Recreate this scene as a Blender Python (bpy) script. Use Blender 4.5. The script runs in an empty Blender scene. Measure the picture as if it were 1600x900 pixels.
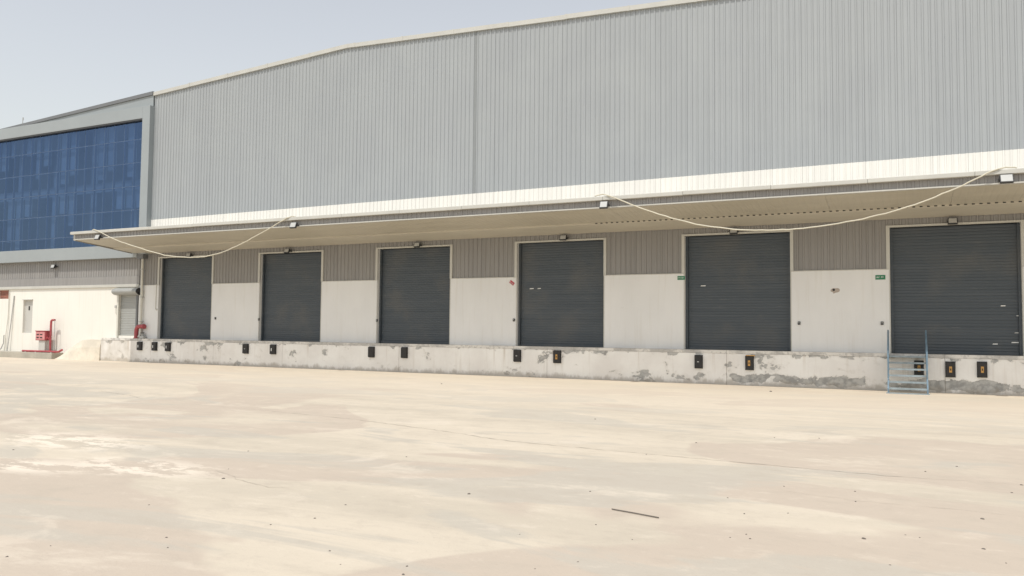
import bpy, math, random
from mathutils import Vector, Matrix

random.seed(7)
scn = bpy.context.scene
col = scn.collection
R = math.radians

# ------------------------------------------------------------------ camera
CAM = Vector((0.0, -26.2, 1.706))
yaw, pitch, roll = R(25.926), R(2.904), R(0.542)
fwd = Vector((-math.sin(yaw) * math.cos(pitch), math.cos(yaw) * math.cos(pitch), math.sin(pitch)))
rgt = Vector((math.cos(yaw), math.sin(yaw), 0.0))
upv = rgt.cross(fwd)
rx = rgt * math.cos(roll) + upv * math.sin(roll)
ux = upv * math.cos(roll) - rgt * math.sin(roll)
cam_data = bpy.data.cameras.new('camera')
cam = bpy.data.objects.new('camera', cam_data)
col.objects.link(cam)
m = Matrix((rx, ux, -fwd)).transposed().to_4x4()
m.translation = CAM
cam.matrix_world = m
cam_data.sensor_width = 36.0
cam_data.lens = 28.153
cam_data.clip_end = 6000
scn.camera = cam

# ------------------------------------------------------------------ sky and sun
SUN_AZ, SUN_EL = R(-1.5), R(62.2)      # azimuth from the wall normal towards the right end
world = bpy.data.worlds.new('World')
scn.world = world
world.use_nodes = True
wn, wl = world.node_tree.nodes, world.node_tree.links
wn.clear()
wo = wn.new('ShaderNodeOutputWorld')
wb = wn.new('ShaderNodeBackground')
sky = wn.new('ShaderNodeTexSky')
sky.sky_type = 'NISHITA'
sky.sun_disc = False
sky.sun_elevation = SUN_EL
sky.sun_rotation = math.pi - SUN_AZ
sky.altitude = 0
sky.air_density = 1.8
sky.dust_density = 0.7
sky.ozone_density = 1.0
hs = wn.new('ShaderNodeHueSaturation')          # dust haze washes the blue out of the whole sky
hs.inputs['Saturation'].default_value = 0.30
hs.inputs['Hue'].default_value = 0.515
wl.new(sky.outputs[0], hs.inputs['Color'])
wl.new(hs.outputs[0], wb.inputs[0])
wb.inputs[1].default_value = 0.15
wl.new(wb.outputs[0], wo.inputs[0])

sun_d = bpy.data.lights.new('sun', 'SUN')
sun_d.energy = 3.0
sun_d.angle = R(0.6)
sun_d.color = (1.0, 0.958, 0.89)
sun = bpy.data.objects.new('sun', sun_d)
col.objects.link(sun)
sdir = Vector((math.sin(SUN_AZ) * math.cos(SUN_EL), -math.cos(SUN_AZ) * math.cos(SUN_EL), math.sin(SUN_EL)))
sun.rotation_euler = (-sdir).to_track_quat('-Z', 'Y').to_euler()
sun.location = (10, -40, 60)

vs = scn.view_settings
vs.view_transform = 'Standard'
vs.look = 'None'
vs.exposure = 0.0
vs.gamma = 1.0
vs.use_curve_mapping = False


# ------------------------------------------------------------------ materials
class NT:
    """tiny node helper"""
    def __init__(s, name):
        s.m = bpy.data.materials.new(name)
        s.m.use_nodes = True
        s.t = s.m.node_tree
        s.n, s.l = s.t.nodes, s.t.links
        s.b = s.n['Principled BSDF']
        s.out = s.n['Material Output']

    def put(s, sock, v):
        if hasattr(v, 'is_output'):
            s.l.new(v, sock)
        elif isinstance(v, (tuple, list)) and len(v) == 3 and sock.type == 'RGBA':
            sock.default_value = (*v, 1)
        else:
            sock.default_value = v

    def pos(s, scale=(1, 1, 1), world=True):
        if world:
            g = s.n.new('ShaderNodeNewGeometry').outputs['Position']
        else:
            g = s.n.new('ShaderNodeTexCoord').outputs['Object']
        mp = s.n.new('ShaderNodeMapping')
        mp.inputs['Scale'].default_value = scale
        s.l.new(g, mp.inputs['Vector'])
        return mp.outputs[0]

    def noise(s, vec, scale, detail=4.0, rough=0.55, dist=0.0):
        n = s.n.new('ShaderNodeTexNoise')
        s.l.new(vec, n.inputs['Vector'])
        n.inputs['Scale'].default_value = scale
        n.inputs['Detail'].default_value = detail
        n.inputs['Roughness'].default_value = rough
        n.inputs['Distortion'].default_value = dist
        return n.outputs['Fac']

    def ramp(s, v, a, b, smooth=True):
        n = s.n.new('ShaderNodeMapRange')
        n.interpolation_type = 'SMOOTHSTEP' if smooth else 'LINEAR'
        s.put(n.inputs['Value'], v)
        n.inputs['From Min'].default_value = a
        n.inputs['From Max'].default_value = b
        return n.outputs['Result']

    def math(s, op, a, b=0.0, c=0.0):
        n = s.n.new('ShaderNodeMath')
        n.operation = op
        s.put(n.inputs[0], a)
        s.put(n.inputs[1], b)
        s.put(n.inputs[2], c)
        return n.outputs[0]

    def mix(s, f, a, b, mode='MIX'):
        n = s.n.new('ShaderNodeMix')
        n.data_type = 'RGBA'
        n.blend_type = mode
        s.put(n.inputs[0], f)
        s.put(n.inputs[6], a)
        s.put(n.inputs[7], b)
        return n.outputs[2]

    def xyz(s):
        g = s.n.new('ShaderNodeNewGeometry').outputs['Position']
        n = s.n.new('ShaderNodeSeparateXYZ')
        s.l.new(g, n.inputs[0])
        return n.outputs

    def rnd(s):
        return s.n.new('ShaderNodeObjectInfo').outputs['Random']

    def bump(s, h, strength=0.3, dist=0.01):
        n = s.n.new('ShaderNodeBump')
        n.inputs['Strength'].default_value = strength
        n.inputs['Distance'].default_value = dist
        s.put(n.inputs['Height'], h)
        s.l.new(n.outputs[0], s.b.inputs['Normal'])

    def done(s, color, rough=0.6, metal=0.0, spec=None):
        s.put(s.b.inputs['Base Color'], color)
        s.put(s.b.inputs['Roughness'], rough)
        s.put(s.b.inputs['Metallic'], metal)
        if spec is not None:
            s.put(s.b.inputs['Specular IOR Level'], spec)
        return s.m


def scale_c(c, k):
    return tuple(min(1.0, x * k) for x in c)


def paint(name, c, rough=0.5, var=0.12, scale=1.5, stretch=(1, 1, 1), metal=0.0, rnd=0.0, bump=0.0, spec=None):
    """painted or cast surface with mild uneven weathering"""
    t = NT(name)
    n1 = t.noise(t.pos(stretch), scale, 6, 0.6)
    n2 = t.noise(t.pos(stretch), scale * 9, 3, 0.5)
    f = t.math('ADD', t.math('MULTIPLY', n1, 0.75), t.math('MULTIPLY', n2, 0.25))
    f = t.ramp(f, 0.3, 0.7)
    cc = t.mix(f, scale_c(c, 1 - var), scale_c(c, 1 + var))
    if rnd:
        k = t.ramp(t.rnd(), 0, 1, False)
        cc = t.mix(k, cc, t.mix(1.0, cc, (1 - rnd, 1 - rnd, 1 - rnd), 'MULTIPLY'))
    if bump:
        t.bump(n2, bump, 0.01)
    return t.done(cc, t.math('ADD', t.math('MULTIPLY', n2, 0.15), rough - 0.07), metal, spec)


def sheet_mat(name, c, rough=0.42, var=0.05, rnd=0.05, streak=0.08):
    """colour-coated ribbed steel: run-off streaks and faint oil-canning"""
    t = NT(name)
    st = t.noise(t.pos((5.0, 1, 0.12)), 1.6, 5, 0.62)
    bl = t.noise(t.pos((0.6, 1, 0.5)), 0.9, 4, 0.6)
    f = t.ramp(st, 0.35, 0.72)
    cc = t.mix(f, scale_c(c, 1 + streak * .4), scale_c(c, 1 - streak))
    cc = t.mix(t.ramp(bl, 0.35, 0.7), t.mix(1.0, cc, (1 - var, 1 - var, 1 - var * .8), 'MULTIPLY'), cc)
    k = t.rnd()
    cc = t.mix(k, cc, t.mix(1.0, cc, (1 - rnd, 1 - rnd, 1 - rnd), 'MULTIPLY'))
    t.bump(t.noise(t.pos((0.8, 1, 0.5)), 2.2, 2, .5), 0.12, 0.02)
    return t.done(cc, t.math('ADD', t.math('MULTIPLY', bl, 0.12), rough))


M = {}
M['grey_sheet'] = sheet_mat('grey coated sheet', (0.365, 0.383, 0.386), 0.45, 0.05, 0.025, 0.045)
M['white_sheet'] = sheet_mat('off white coated sheet', (0.80, 0.78, 0.72), 0.45, 0.04, 0.03, 0.06)
M['brown_sheet'] = sheet_mat('brown grey coated sheet', (0.295, 0.284, 0.270), 0.5, 0.06, 0.06, 0.10)
M['cream_trim'] = paint('cream folded trim', (0.51, 0.50, 0.455), 0.45, 0.06, 1.2)
M['soffit'] = paint('beige soffit sheet', (0.475, 0.442, 0.36), 0.5, 0.06, 0.9, (1, 3, 1))
M['soffit_pale'] = paint('pale beige closer sheet', (0.53, 0.495, 0.41), 0.5, 0.06, 0.9, (1, 3, 1))
M['dark_gap'] = paint('dark opening', (0.035, 0.033, 0.03), 0.8, 0.1, 3)  # near-black: shade inside openings put into the colour
M['roof'] = paint('grey roof sheet', (0.5, 0.5, 0.48), 0.5, 0.06, 0.4)
M['acp'] = paint('grey composite panel', (0.302, 0.328, 0.333), 0.38, 0.04, 0.5)
M['seam'] = paint('grey joint strip', (0.25, 0.262, 0.262), 0.5, 0.06, 0.8)
M['acp_dark'] = paint('dark grey coping', (0.16, 0.165, 0.17), 0.45, 0.06, 0.8)
M['mullion'] = paint('anodised mullion', (0.17, 0.21, 0.27), 0.4, 0.05, 2)
M['reflection_blind'] = paint('grey roller blind', (0.50, 0.52, 0.52), 0.8, 0.05, 3, rnd=0.2)  # for added blinds that stand in for reflections in the glass
M['inner'] = paint('office inner plaster', (0.45, 0.46, 0.46), 0.8, 0.05, 1)
M['black'] = paint('black rubber', (0.028, 0.026, 0.025), 0.7, 0.25, 8, bump=0.2)
M['lamp_body'] = paint('black lamp housing', (0.035, 0.035, 0.036), 0.45, 0.1, 6)
M['lamp_face'] = paint('frosted lamp glass', (0.46, 0.46, 0.44), 0.25, 0.04, 9)
M['yellow'] = paint('orange yellow mark', (0.55, 0.30, 0.08), 0.6, 0.2, 14)
M['white_mark'] = paint('white mark', (0.72, 0.72, 0.70), 0.6, 0.1, 10)
M['rope'] = paint('cream cable sheath', (0.58, 0.54, 0.43), 0.6, 0.08, 3)
M['red'] = paint('red pipe paint', (0.36, 0.065, 0.075), 0.5, 0.15, 4)
M['red_faded'] = paint('sun faded red paint', (0.56, 0.24, 0.235), 0.55, 0.15, 7)
M['galv'] = paint('galvanised steel', (0.42, 0.42, 0.40), 0.5, 0.12, 6)
M['pale_pipe'] = paint('pale plastic pipe', (0.60, 0.585, 0.52), 0.45, 0.06, 2)
M['stair_blue'] = paint('blue grey stair paint', (0.15, 0.225, 0.29), 0.5, 0.22, 7, bump=.15)
M['tread'] = paint('worn tread steel', (0.27, 0.32, 0.34), 0.5, 0.22, 9)
M['green'] = paint('green sign sheet', (0.012, 0.17, 0.075), 0.4, 0.05, 9)
M['sign_red'] = paint('red sign sheet', (0.42, 0.02, 0.04), 0.45, 0.1, 9)
M['shutter_grey'] = paint('grey shutter paint', (0.33, 0.335, 0.32), 0.5, 0.06, 1.5)
M['hatch'] = paint('grey hatch paint', (0.50, 0.49, 0.455), 0.5, 0.05, 2)
M['stone'] = paint('dark stone chip', (0.14, 0.12, 0.10), 0.85, 0.3, 30)
M['rod'] = paint('rusty steel rod', (0.12, 0.105, 0.085), 0.6, 0.3, 12)
M['brick'] = paint('fired brick', (0.33, 0.14, 0.10), 0.85, 0.2, 10, rnd=0.3)
M['mortar'] = paint('brick mortar', (0.42, 0.36, 0.31), 0.9, 0.1, 8)
M['core'] = paint('wall core', (0.2, 0.2, 0.2), 0.8, 0.05, 1)


def m_door():
    t = NT('slate roller door')
    n = t.noise(t.pos((0.16, 1, 9)), 1.3, 4, 0.7)
    b = t.noise(t.pos(), 0.7, 4, 0.6)
    c = t.mix(t.ramp(n, .3, .75), (0.044, 0.057, 0.070), (0.066, 0.079, 0.092))
    c = t.mix(t.math('MULTIPLY', t.ramp(b, .45, .75), .55), c, (0.105, 0.104, 0.098))     # settled dust
    sc = t.noise(t.pos((1.2, 1, 40)), 1.0, 6, 0.7)
    c = t.mix(t.math('MULTIPLY', t.ramp(sc, .62, .72), .55), c, (0.20, 0.20, 0.19))       # rub marks
    return t.done(c, t.math('ADD', t.math('MULTIPLY', n, .2), .36))


M['door'] = m_door()


def m_plaster(name, base, dirty=0.1):
    t = NT(name)
    big = t.noise(t.pos((1, 1, 0.6)), 0.8, 5, 0.6)
    st = t.noise(t.pos((6, 1, 0.35)), 1.2, 5, 0.6)
    fine = t.noise(t.pos(), 22, 4, 0.6)
    c = t.mix(t.ramp(big, .35, .7), scale_c(base, 1 - dirty * .5), base)
    c = t.mix(t.math('MULTIPLY', t.ramp(st, .5, .78), .45), c, t.mix(1.0, c, (0.86, 0.83, 0.78), 'MULTIPLY'))
    sp = t.noise(t.pos(), 3.2, 8, 0.7)
    c = t.mix(t.math('MULTIPLY', t.ramp(sp, .66, .73), .35), c, (0.5, 0.46, 0.41))
    t.bump(t.math('ADD', t.math('MULTIPLY', fine, .3), big), 0.18, 0.02)
    return t.done(c, 0.75)


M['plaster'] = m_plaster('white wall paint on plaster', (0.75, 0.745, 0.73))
M['plaster_sunlit'] = m_plaster('white wall paint on plaster', (0.78, 0.755, 0.69), 0.06)  # sunlit copy of the plaster, sun warmth put into the colour


def m_dock():
    """white-washed dock face: paint flaking to grey render, worse at the top edge, near the ground and to the right"""
    t = NT('flaking whitewash on dock face')
    x, y, z = t.xyz()
    n = t.noise(t.pos((1, 1, 1.25)), 1.5, 9, 0.58, 0.3)
    n2 = t.noise(t.pos((1, 1, 1.2)), 6.0, 6, 0.6)
    nn = t.math('ADD', t.math('MULTIPLY', n, .78), t.math('MULTIPLY', n2, .22))
    low = t.math('MULTIPLY', t.ramp(z, 0.46, 0.26), t.ramp(z, 0.0, 0.16))
    high = t.ramp(z, 0.78, 0.98)
    side = t.ramp(t.math('ADD', x, t.math('MULTIPLY', n, 3.0)), -5.5, -1.5)
    zone = t.math('MULTIPLY', low, t.math('ADD', t.math('MULTIPLY', side, .135), .020))
    zone = t.math('ADD', zone, t.math('MULTIPLY', high, .07))
    v = t.math('ADD', nn, zone)
    soft = t.ramp(v, .55, .61)
    hard = t.ramp(v, .605, .617)
    big = t.noise(t.pos((1, 1, .8)), .9, 5, .6)
    c = t.mix(t.ramp(big, .3, .7), (0.76, 0.73, 0.69), (0.86, 0.84, 0.80))
    c = t.mix(t.math('MULTIPLY', soft, .35), c, (0.58, 0.545, 0.49))
    gr = t.mix(t.ramp(n2, .38, .62), (0.27, 0.268, 0.255), (0.46, 0.45, 0.425))
    c = t.mix(t.math('MULTIPLY', hard, .92), c, gr)
    # mud splash with a ragged upper edge
    sp = t.noise(t.pos((2.0, 1, 0.9)), 1.8, 7, .65)
    spl = t.ramp(t.math('ADD', t.math('MULTIPLY', sp, .52), t.math('MULTIPLY', z, -1.0)), .06, .24)
    c = t.mix(t.math('MULTIPLY', spl, .60), c, (0.33, 0.285, 0.225))
    st = t.noise(t.pos((5, 1, .25)), 1.6, 5, .6)
    c = t.mix(t.math('MULTIPLY', t.ramp(st, .56, .76), .35), c, (0.54, 0.48, 0.40))
    run = t.noise(t.pos((3.2, 1, .12)), 1.1, 4, .55)
    c = t.mix(t.math('MULTIPLY', t.math('MULTIPLY', t.ramp(run, .60, .72), t.ramp(z, .2, .9)), .45), c, (0.46, 0.37, 0.28))
    le = t.math('MULTIPLY', t.ramp(t.math('ADD', x, t.math('MULTIPLY', n2, 1.6)), -30.4, -32.0), t.ramp(big, .25, .6))
    c = t.mix(t.math('MULTIPLY', le, .62), c, (0.36, 0.315, 0.25))
    t.bump(t.math('SUBTRACT', t.math('MULTIPLY', n2, .3), hard), .5, .012)
    return t.done(c, .85)


M['dock'] = m_dock()


def m_coping():
    t = NT('chipped concrete edge')
    n = t.noise(t.pos((.7, 1, 1)), 1.6, 8, .62)
    f = t.noise(t.pos(), 9, 5, .6)
    c = t.mix(t.ramp(n, .44, .56), (0.47, 0.45, 0.42), (0.70, 0.67, 0.62))
    c = t.mix(t.math('MULTIPLY', t.ramp(f, .5, .66), .5), c, (0.29, 0.28, 0.26))
    t.bump(f, .4, .015)
    return t.done(c, .85)


M['coping'] = m_coping()


def m_concrete(name, base):
    t = NT(name)
    n = t.noise(t.pos(), 1.1, 8, .6)
    f = t.noise(t.pos(), 12, 5, .6)
    c = t.mix(t.ramp(n, .35, .65), scale_c(base, .86), scale_c(base, 1.08))
    c = t.mix(t.math('MULTIPLY', t.ramp(f, .5, .72), .3), c, scale_c(base, .7))
    t.bump(f, .3, .01)
    return t.done(c, .85)


M['haunch'] = m_concrete('dusty cement render', (0.66, 0.60, 0.50))
M['kerb'] = m_concrete('grey kerb concrete', (0.40, 0.37, 0.31))


def m_ground():
    """trowelled yard concrete under dust: soft stains with firm tide edges, worn pale flakes, tyre smears, grit"""
    t = NT('dusty yard concrete')
    x, y, z = t.xyz()
    a = t.noise(t.pos((.50, .9, 1)), .19, 5, .52, 1.0)
    b = t.noise(t.pos((.40, 1.0, 1)), .33, 6, .58, 1.2)
    s = t.noise(t.pos((.14, 1.2, 1)), .62, 7, .64, .5)
    w = t.noise(t.pos((.6, 1.1, 1)), .42, 9, .68, .6)
    md = t.noise(t.pos((.7, 1.1, 1)), 1.15, 9, .70, .4)
    f = t.noise(t.pos((.8, 1.2, 1)), 3.4, 9, .72)
    g = t.noise(t.pos(), 30, 4, .65)
    c = t.mix(t.ramp(s, .34, .66), (0.529, 0.466, 0.372), (0.614, 0.538, 0.428))
    c = t.mix(t.math('MULTIPLY', t.math('MULTIPLY', t.ramp(a, .505, .525), t.ramp(a, .72, .56)), .88), c, (0.506, 0.428, 0.346))
    c = t.mix(t.math('MULTIPLY', t.ramp(b, .530, .58), .75), c, (0.479, 0.437, 0.366))
    c = t.mix(t.math('MULTIPLY', t.ramp(b, .40, .34), .40), c, (0.635, 0.554, 0.442))
    c = t.mix(t.math('MULTIPLY', t.ramp(w, .56, .65), .50), c, (0.678, 0.598, 0.487))
    c = t.mix(t.math('MULTIPLY', t.ramp(md, .50, .66), .38), c, (0.450, 0.393, 0.317))
    c = t.mix(t.math('MULTIPLY', t.ramp(md, .45, .33), .34), c, (0.693, 0.611, 0.500))
    c = t.mix(t.math('MULTIPLY', t.ramp(f, .50, .68), .30), c, (0.424, 0.366, 0.297))
    c = t.mix(t.math('MULTIPLY', t.ramp(f, .44, .30), .26), c, (0.720, 0.637, 0.520))
    c = t.mix(t.math('MULTIPLY', t.ramp(g, .60, .72), .30), c, (0.339, 0.293, 0.238))
    # paler towards the dock, with a ragged edge
    dn = t.ramp(t.math('ADD', y, t.math('MULTIPLY', b, 9.0)), -8.5, .5)
    c = t.mix(t.math('MULTIPLY', dn, .55), c, (0.662, 0.577, 0.460))
    # pale spilt cement patches on the left
    for px, py, rad in ((-11.0, -18.4, 1.5), (-8.3, -19.4, 1.2), (-9.6, -20.0, .9)):
        d = t.math('SQRT', t.math('ADD', t.math('POWER', t.math('ADD', x, -px), 2), t.math('POWER', t.math('MULTIPLY', t.math('ADD', y, -py), 2.4), 2)))
        pm = t.math('MULTIPLY', t.ramp(d, rad * 1.5, rad * .3), t.ramp(t.noise(t.pos((.7, 1.6, 1)), 1.9, 10, .74), .47, .54))
        c = t.mix(t.math('MULTIPLY', pm, .75), c, (0.805, 0.716, 0.593))
    t.bump(t.math('ADD', t.math('MULTIPLY', f, .6), t.math('MULTIPLY', g, .4)), .4, .012)
    return t.done(c, .9, 0, .25)


M['ground'] = m_ground()
M['crack'] = paint('dirt in joint', (0.41, 0.362, 0.295), 0.95, 0.2, 5)


def m_glass():
    t = NT('blue reflective glass')
    t.n.remove(t.b)
    gl = t.n.new('ShaderNodeBsdfGlossy')
    gl.inputs['Roughness'].default_value = 0.05
    k = t.ramp(t.rnd(), 0, 1, False)
    cg = t.mix(k, (0.140, 0.215, 0.375), (0.162, 0.243, 0.405))
    t.put(gl.inputs['Color'], cg)
    wv = t.noise(t.pos(world=True), 1.4, 2, .5)
    bp = t.n.new('ShaderNodeBump')
    bp.inputs['Strength'].default_value = .10
    bp.inputs['Distance'].default_value = .02
    t.l.new(wv, bp.inputs['Height'])
    t.l.new(bp.outputs[0], gl.inputs['Normal'])
    tr = t.n.new('ShaderNodeBsdfTransparent')
    tr.inputs['Color'].default_value = (0.42, 0.56, 0.78, 1)
    mx = t.n.new('ShaderNodeMixShader')
    mx.inputs[0].default_value = .48
    t.l.new(tr.outputs[0], mx.inputs[1])
    t.l.new(gl.outputs[0], mx.inputs[2])
    t.l.new(mx.outputs[0], t.out.inputs['Surface'])
    return t.m


M['glass'] = m_glass()


# ------------------------------------------------------------------ mesh helpers
class MB:
    def __init__(s):
        s.v, s.f, s.sm = [], [], False

    def box(s, x0, x1, y0, y1, z0, z1):
        i = len(s.v)
        s.v += [(x0, y0, z0), (x1, y0, z0), (x1, y1, z0), (x0, y1, z0), (x0, y0, z1), (x1, y0, z1), (x1, y1, z1), (x0, y1, z1)]
        s.f += [tuple(i + k for k in q) for q in ((0, 3, 2, 1), (4, 5, 6, 7), (0, 1, 5, 4), (1, 2, 6, 5), (2, 3, 7, 6), (3, 0, 4, 7))]
        return s

    def prism(s, pts, y0, y1):
        """polygon pts (x, z), counter-clockwise seen from -y, extruded from y0 to y1"""
        i, n = len(s.v), len(pts)
        s.v += [(x, y0, z) for x, z in pts] + [(x, y1, z) for x, z in pts]
        s.f.append(tuple(i + k for k in range(n)))
        s.f.append(tuple(i + n + k for k in reversed(range(n))))
        for k in range(n):
            l = (k + 1) % n
            s.f.append((i + k, i + n + k, i + n + l, i + l))
        return s

    def extx(s, pts, x0, x1):
        """polygon pts (y, z) extruded along x"""
        i, n = len(s.v), len(pts)
        s.v += [(x0, y, z) for y, z in pts] + [(x1, y, z) for y, z in pts]
        s.f.append(tuple(i + k for k in reversed(range(n))))
        s.f.append(tuple(i + n + k for k in range(n)))
        for k in range(n):
            l = (k + 1) % n
            s.f.append((i + k, i + l, i + n + l, i + n + k))
        return s

    def tube(s, path, r, seg=8, cap=True):
        i0 = len(s.v)
        P = [Vector(p) for p in path]
        n = len(P)
        ref = Vector((0, 0, 1))
        prev = None
        for k, p in enumerate(P):
            t = (P[min(k + 1, n - 1)] - P[max(k - 1, 0)]).normalized()
            a = t.cross(ref)
            if a.length < 1e-3:
                a = t.cross(Vector((0, 1, 0)))
            a.normalize()
            if prev is not None and a.dot(prev) < 0:
                a = -a
            prev = a
            b = t.cross(a)
            for j in range(seg):
                an = 2 * math.pi * j / seg
                s.v.append(tuple(p + (a * math.cos(an) + b * math.sin(an)) * r))
        for k in range(n - 1):
            for j in range(seg):
                l = (j + 1) % seg
                s.f.append((i0 + k * seg + j, i0 + k * seg + l, i0 + (k + 1) * seg + l, i0 + (k + 1) * seg + j))
        if cap:
            s.f.append(tuple(i0 + j for j in reversed(range(seg))))
            s.f.append(tuple(i0 + (n - 1) * seg + j for j in range(seg)))
        return s

    def build(s, name, mat, parent=None, bevel=0.0, smooth=False, origin=None):
        me = bpy.data.meshes.new(name)
        o3 = Vector((0, 0, 0))
        if parent is not None:
            o3 = wloc(parent)
        elif origin is not None:
            o3 = Vector(origin)
        me.from_pydata([tuple(Vector(v) - o3) for v in s.v], [], s.f)
        me.materials.append(mat if not isinstance(mat, str) else M[mat])
        if smooth:
            me.polygons.foreach_set('use_smooth', [True] * len(me.polygons))
        me.update()
        ob = bpy.data.objects.new(name, me)
        col.objects.link(ob)
        if parent is not None:
            ob.parent = parent
        else:
            ob.location = o3
        if bevel:
            md = ob.modifiers.new('bevel', 'BEVEL')
            md.width = bevel
            md.segments = 2
            md.limit_method = 'ANGLE'
        if smooth:
            md = ob.modifiers.new('edge', 'EDGE_SPLIT')
            md.split_angle = R(40)
        return ob


def wloc(o):
    p = Vector((0, 0, 0))
    while o is not None:
        p = p + Vector(o.location)
        o = o.parent
    return p


def tag(o, label=None, cat=None, group=None, kind=None):
    if label:
        o['label'] = label
    if cat:
        o['category'] = cat
    if group:
        o['group'] = group
    if kind:
        o['kind'] = kind
    return o


def thing(name, loc, label, cat, group=None):
    o = bpy.data.objects.new(name, None)
    o.empty_display_size = 0.3
    o.location = loc
    col.objects.link(o)
    return tag(o, label, cat, group)


PITCH = 0.18


def profile(x0, x1, depth=0.028, phase=0.0):
    """(x, proud) points of a ribbed sheet between x0 and x1 on one global rib grid"""
    pts = [(0.0, 0.0), (0.108, 0.0), (0.124, 1.0), (0.160, 1.0), (0.176, 0.0)]
    out = []
    k = math.floor((x0 - phase) / PITCH) - 1
    while phase + k * PITCH < x1 + PITCH:
        for dx, h in pts:
            out.append((phase + k * PITCH + dx, h * depth))
        k += 1

    def at(x):
        for a, b in zip(out, out[1:]):
            if a[0] <= x <= b[0]:
                return a[1] + (b[1] - a[1]) * (x - a[0]) / max(1e-9, b[0] - a[0])
        return 0.0
    res = [(x0, at(x0))] + [(x, h) for x, h in out if x0 + 1e-4 < x < x1 - 1e-4] + [(x1, at(x1))]
    return res


def ribbed(name, x0, x1, zb, zt, y, mat, parent, depth=0.028, phase=0.0):
    """one ribbed steel sheet with its edge thickness, facing -y"""
    p = profile(x0, x1, depth, phase)
    mb = MB()
    n = len(p)
    for x, h in p:
        mb.v.append((x, y - h, zb(x) if callable(zb) else zb))
    for x, h in p:
        mb.v.append((x, y - h, zt(x) if callable(zt) else zt))
    th = 0.006
    for x, h in p:
        mb.v.append((x, y - h + th, zb(x) if callable(zb) else zb))
    for x, h in p:
        mb.v.append((x, y - h + th, zt(x) if callable(zt) else zt))
    for k in range(n - 1):
        mb.f.append((k, k + 1, n + k + 1, n + k))
        mb.f.append((2 * n + k + 1, 2 * n + k, k, k + 1)[::-1] if False else (k + 1, k, 2 * n + k, 2 * n + k + 1))
        mb.f.append((n + k, n + k + 1, 3 * n + k + 1, 3 * n + k))
    return mb.build(name, mat, parent)


def sheets(name, x0, x1, zb, zt, y, mat, parent, depth=0.028, width=0.9, phase=0.0):
    """split a run into single sheets on the global 0.9 m grid"""
    k = math.floor(x0 / width)
    res = []
    while k * width < x1:
        a, b = max(x0, k * width), min(x1, (k + 1) * width)
        if b - a > 0.02:
            res.append(ribbed(name, a + .001, b - .001, zb, zt, y - random.uniform(0, .0025), mat, parent, depth, phase))
        k += 1
    return res


# ------------------------------------------------------------------ ground
gm = MB()
NX, S = 40, 2500.0
gm.v = [(-S, -S, 0), (S, -S, 0), (S, S, 0), (-S, S, 0)]
gm.f = [(0, 1, 2, 3)]
ground = tag(gm.build('ground', 'ground'), 'pale dusty concrete yard with stains and faint joints', kind='structure')


def crack(pts, w, seed):
    rr = random.Random(seed)
    mb = MB()
    fine = []
    for (ax, ay), (bx, by) in zip(pts, pts[1:]):
        n = max(2, int(math.hypot(bx - ax, by - ay) / .10))
        for k in range(n):
            u = k / n
            fine.append((ax + (bx - ax) * u + rr.gauss(0, .005), ay + (by - ay) * u + rr.gauss(0, .014)))
    fine.append(pts[-1])
    for k, (x, y) in enumerate(fine):
        t = min(1.0, 6.0 * min(k + 1, len(fine) - k) / len(fine))
        ww = w * t * rr.uniform(.15, 1.0)
        mb.v += [(x, y - ww, .004), (x, y + ww, .004)]
    for k in range(len(fine) - 1):
        mb.f.append((2 * k, 2 * k + 2, 2 * k + 3, 2 * k + 1))
    mb.build('crack', 'crack', ground)


crack([(-15.0, -13.5), (-14.4, -13.53), (-11.9, -13.63), (-9.2, -14.03), (-7.1, -14.6), (-5.3, -15.21), (-3.2, -15.36), (-1.55, -15.51), (-.08, -15.60), (.97, -15.48), (2.4, -15.5)], .010, 1)
crack([(-7.4, -19.1), (-7.0, -19.23), (-6.5, -19.48), (-6.05, -19.6), (-5.8, -19.5)], .0035, 2)
crack([(-18.6, -12.2), (-17.0, -12.6), (-15.9, -13.1)], .012, 3)
crack([(-1.3, -17.1), (-.5, -17.3), (.6, -17.25), (1.3, -17.4)], .004, 4)

# ------------------------------------------------------------------ warehouse
WX0, WX1 = -31.62, 15.0
PEAK = -20.3


def zr(x):
    return 13.33 - .055 * (PEAK - x) if x < PEAK else 13.33 - .038 * (x - PEAK)


def zband(x):
    return 6.62 + (x + 31.5) * .0066


wh = thing('warehouse', (-14.4, 0, 0), 'long grey ribbed-steel warehouse with a row of roller doors under a canopy', 'building')
DX0, DP, DW = -30.90, 6.1246, 3.3126
DZ0, DZ1 = 1.09, 4.808
DOORS = [(DX0 + i * DP, DX0 + i * DP + DW) for i in range(6)]
ZW = 3.58        # top of the plastered wall
ZS = 5.09        # soffit at the wall

# wall core behind the cladding, with the roof behind it
core = MB()
core.prism([(WX0 + .02, ZS - .2), (WX1, ZS - .2), (WX1, zr(WX1) - .12), (PEAK, zr(PEAK) - .12), (WX0 + .02, zr(WX0) - .12)], .03, .25)
core.build('wall_core', 'core', wh)
rf = MB()
rf.prism([(WX0 - .0, zr(WX0) - .16), (PEAK, zr(PEAK) - .16), (WX1, zr(WX1) - .16), (WX1, zr(WX1) - .06), (PEAK, zr(PEAK) - .06), (WX0 - .0, zr(WX0) - .06)], .12, 60)
rf.build('roof', 'roof', wh)
side = MB()
side.box(WX1 - .25, WX1 + .0, .26, 60, 0, zr(WX1) - .17)
side.box(WX0 + .02, WX0 + .25, .26, 60, 0, zr(WX0) - .17)
side.box(WX0 + .26, WX1 - .26, 59.7, 59.95, 0, 12)
side.build('side_wall', 'grey_sheet', wh)

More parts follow.
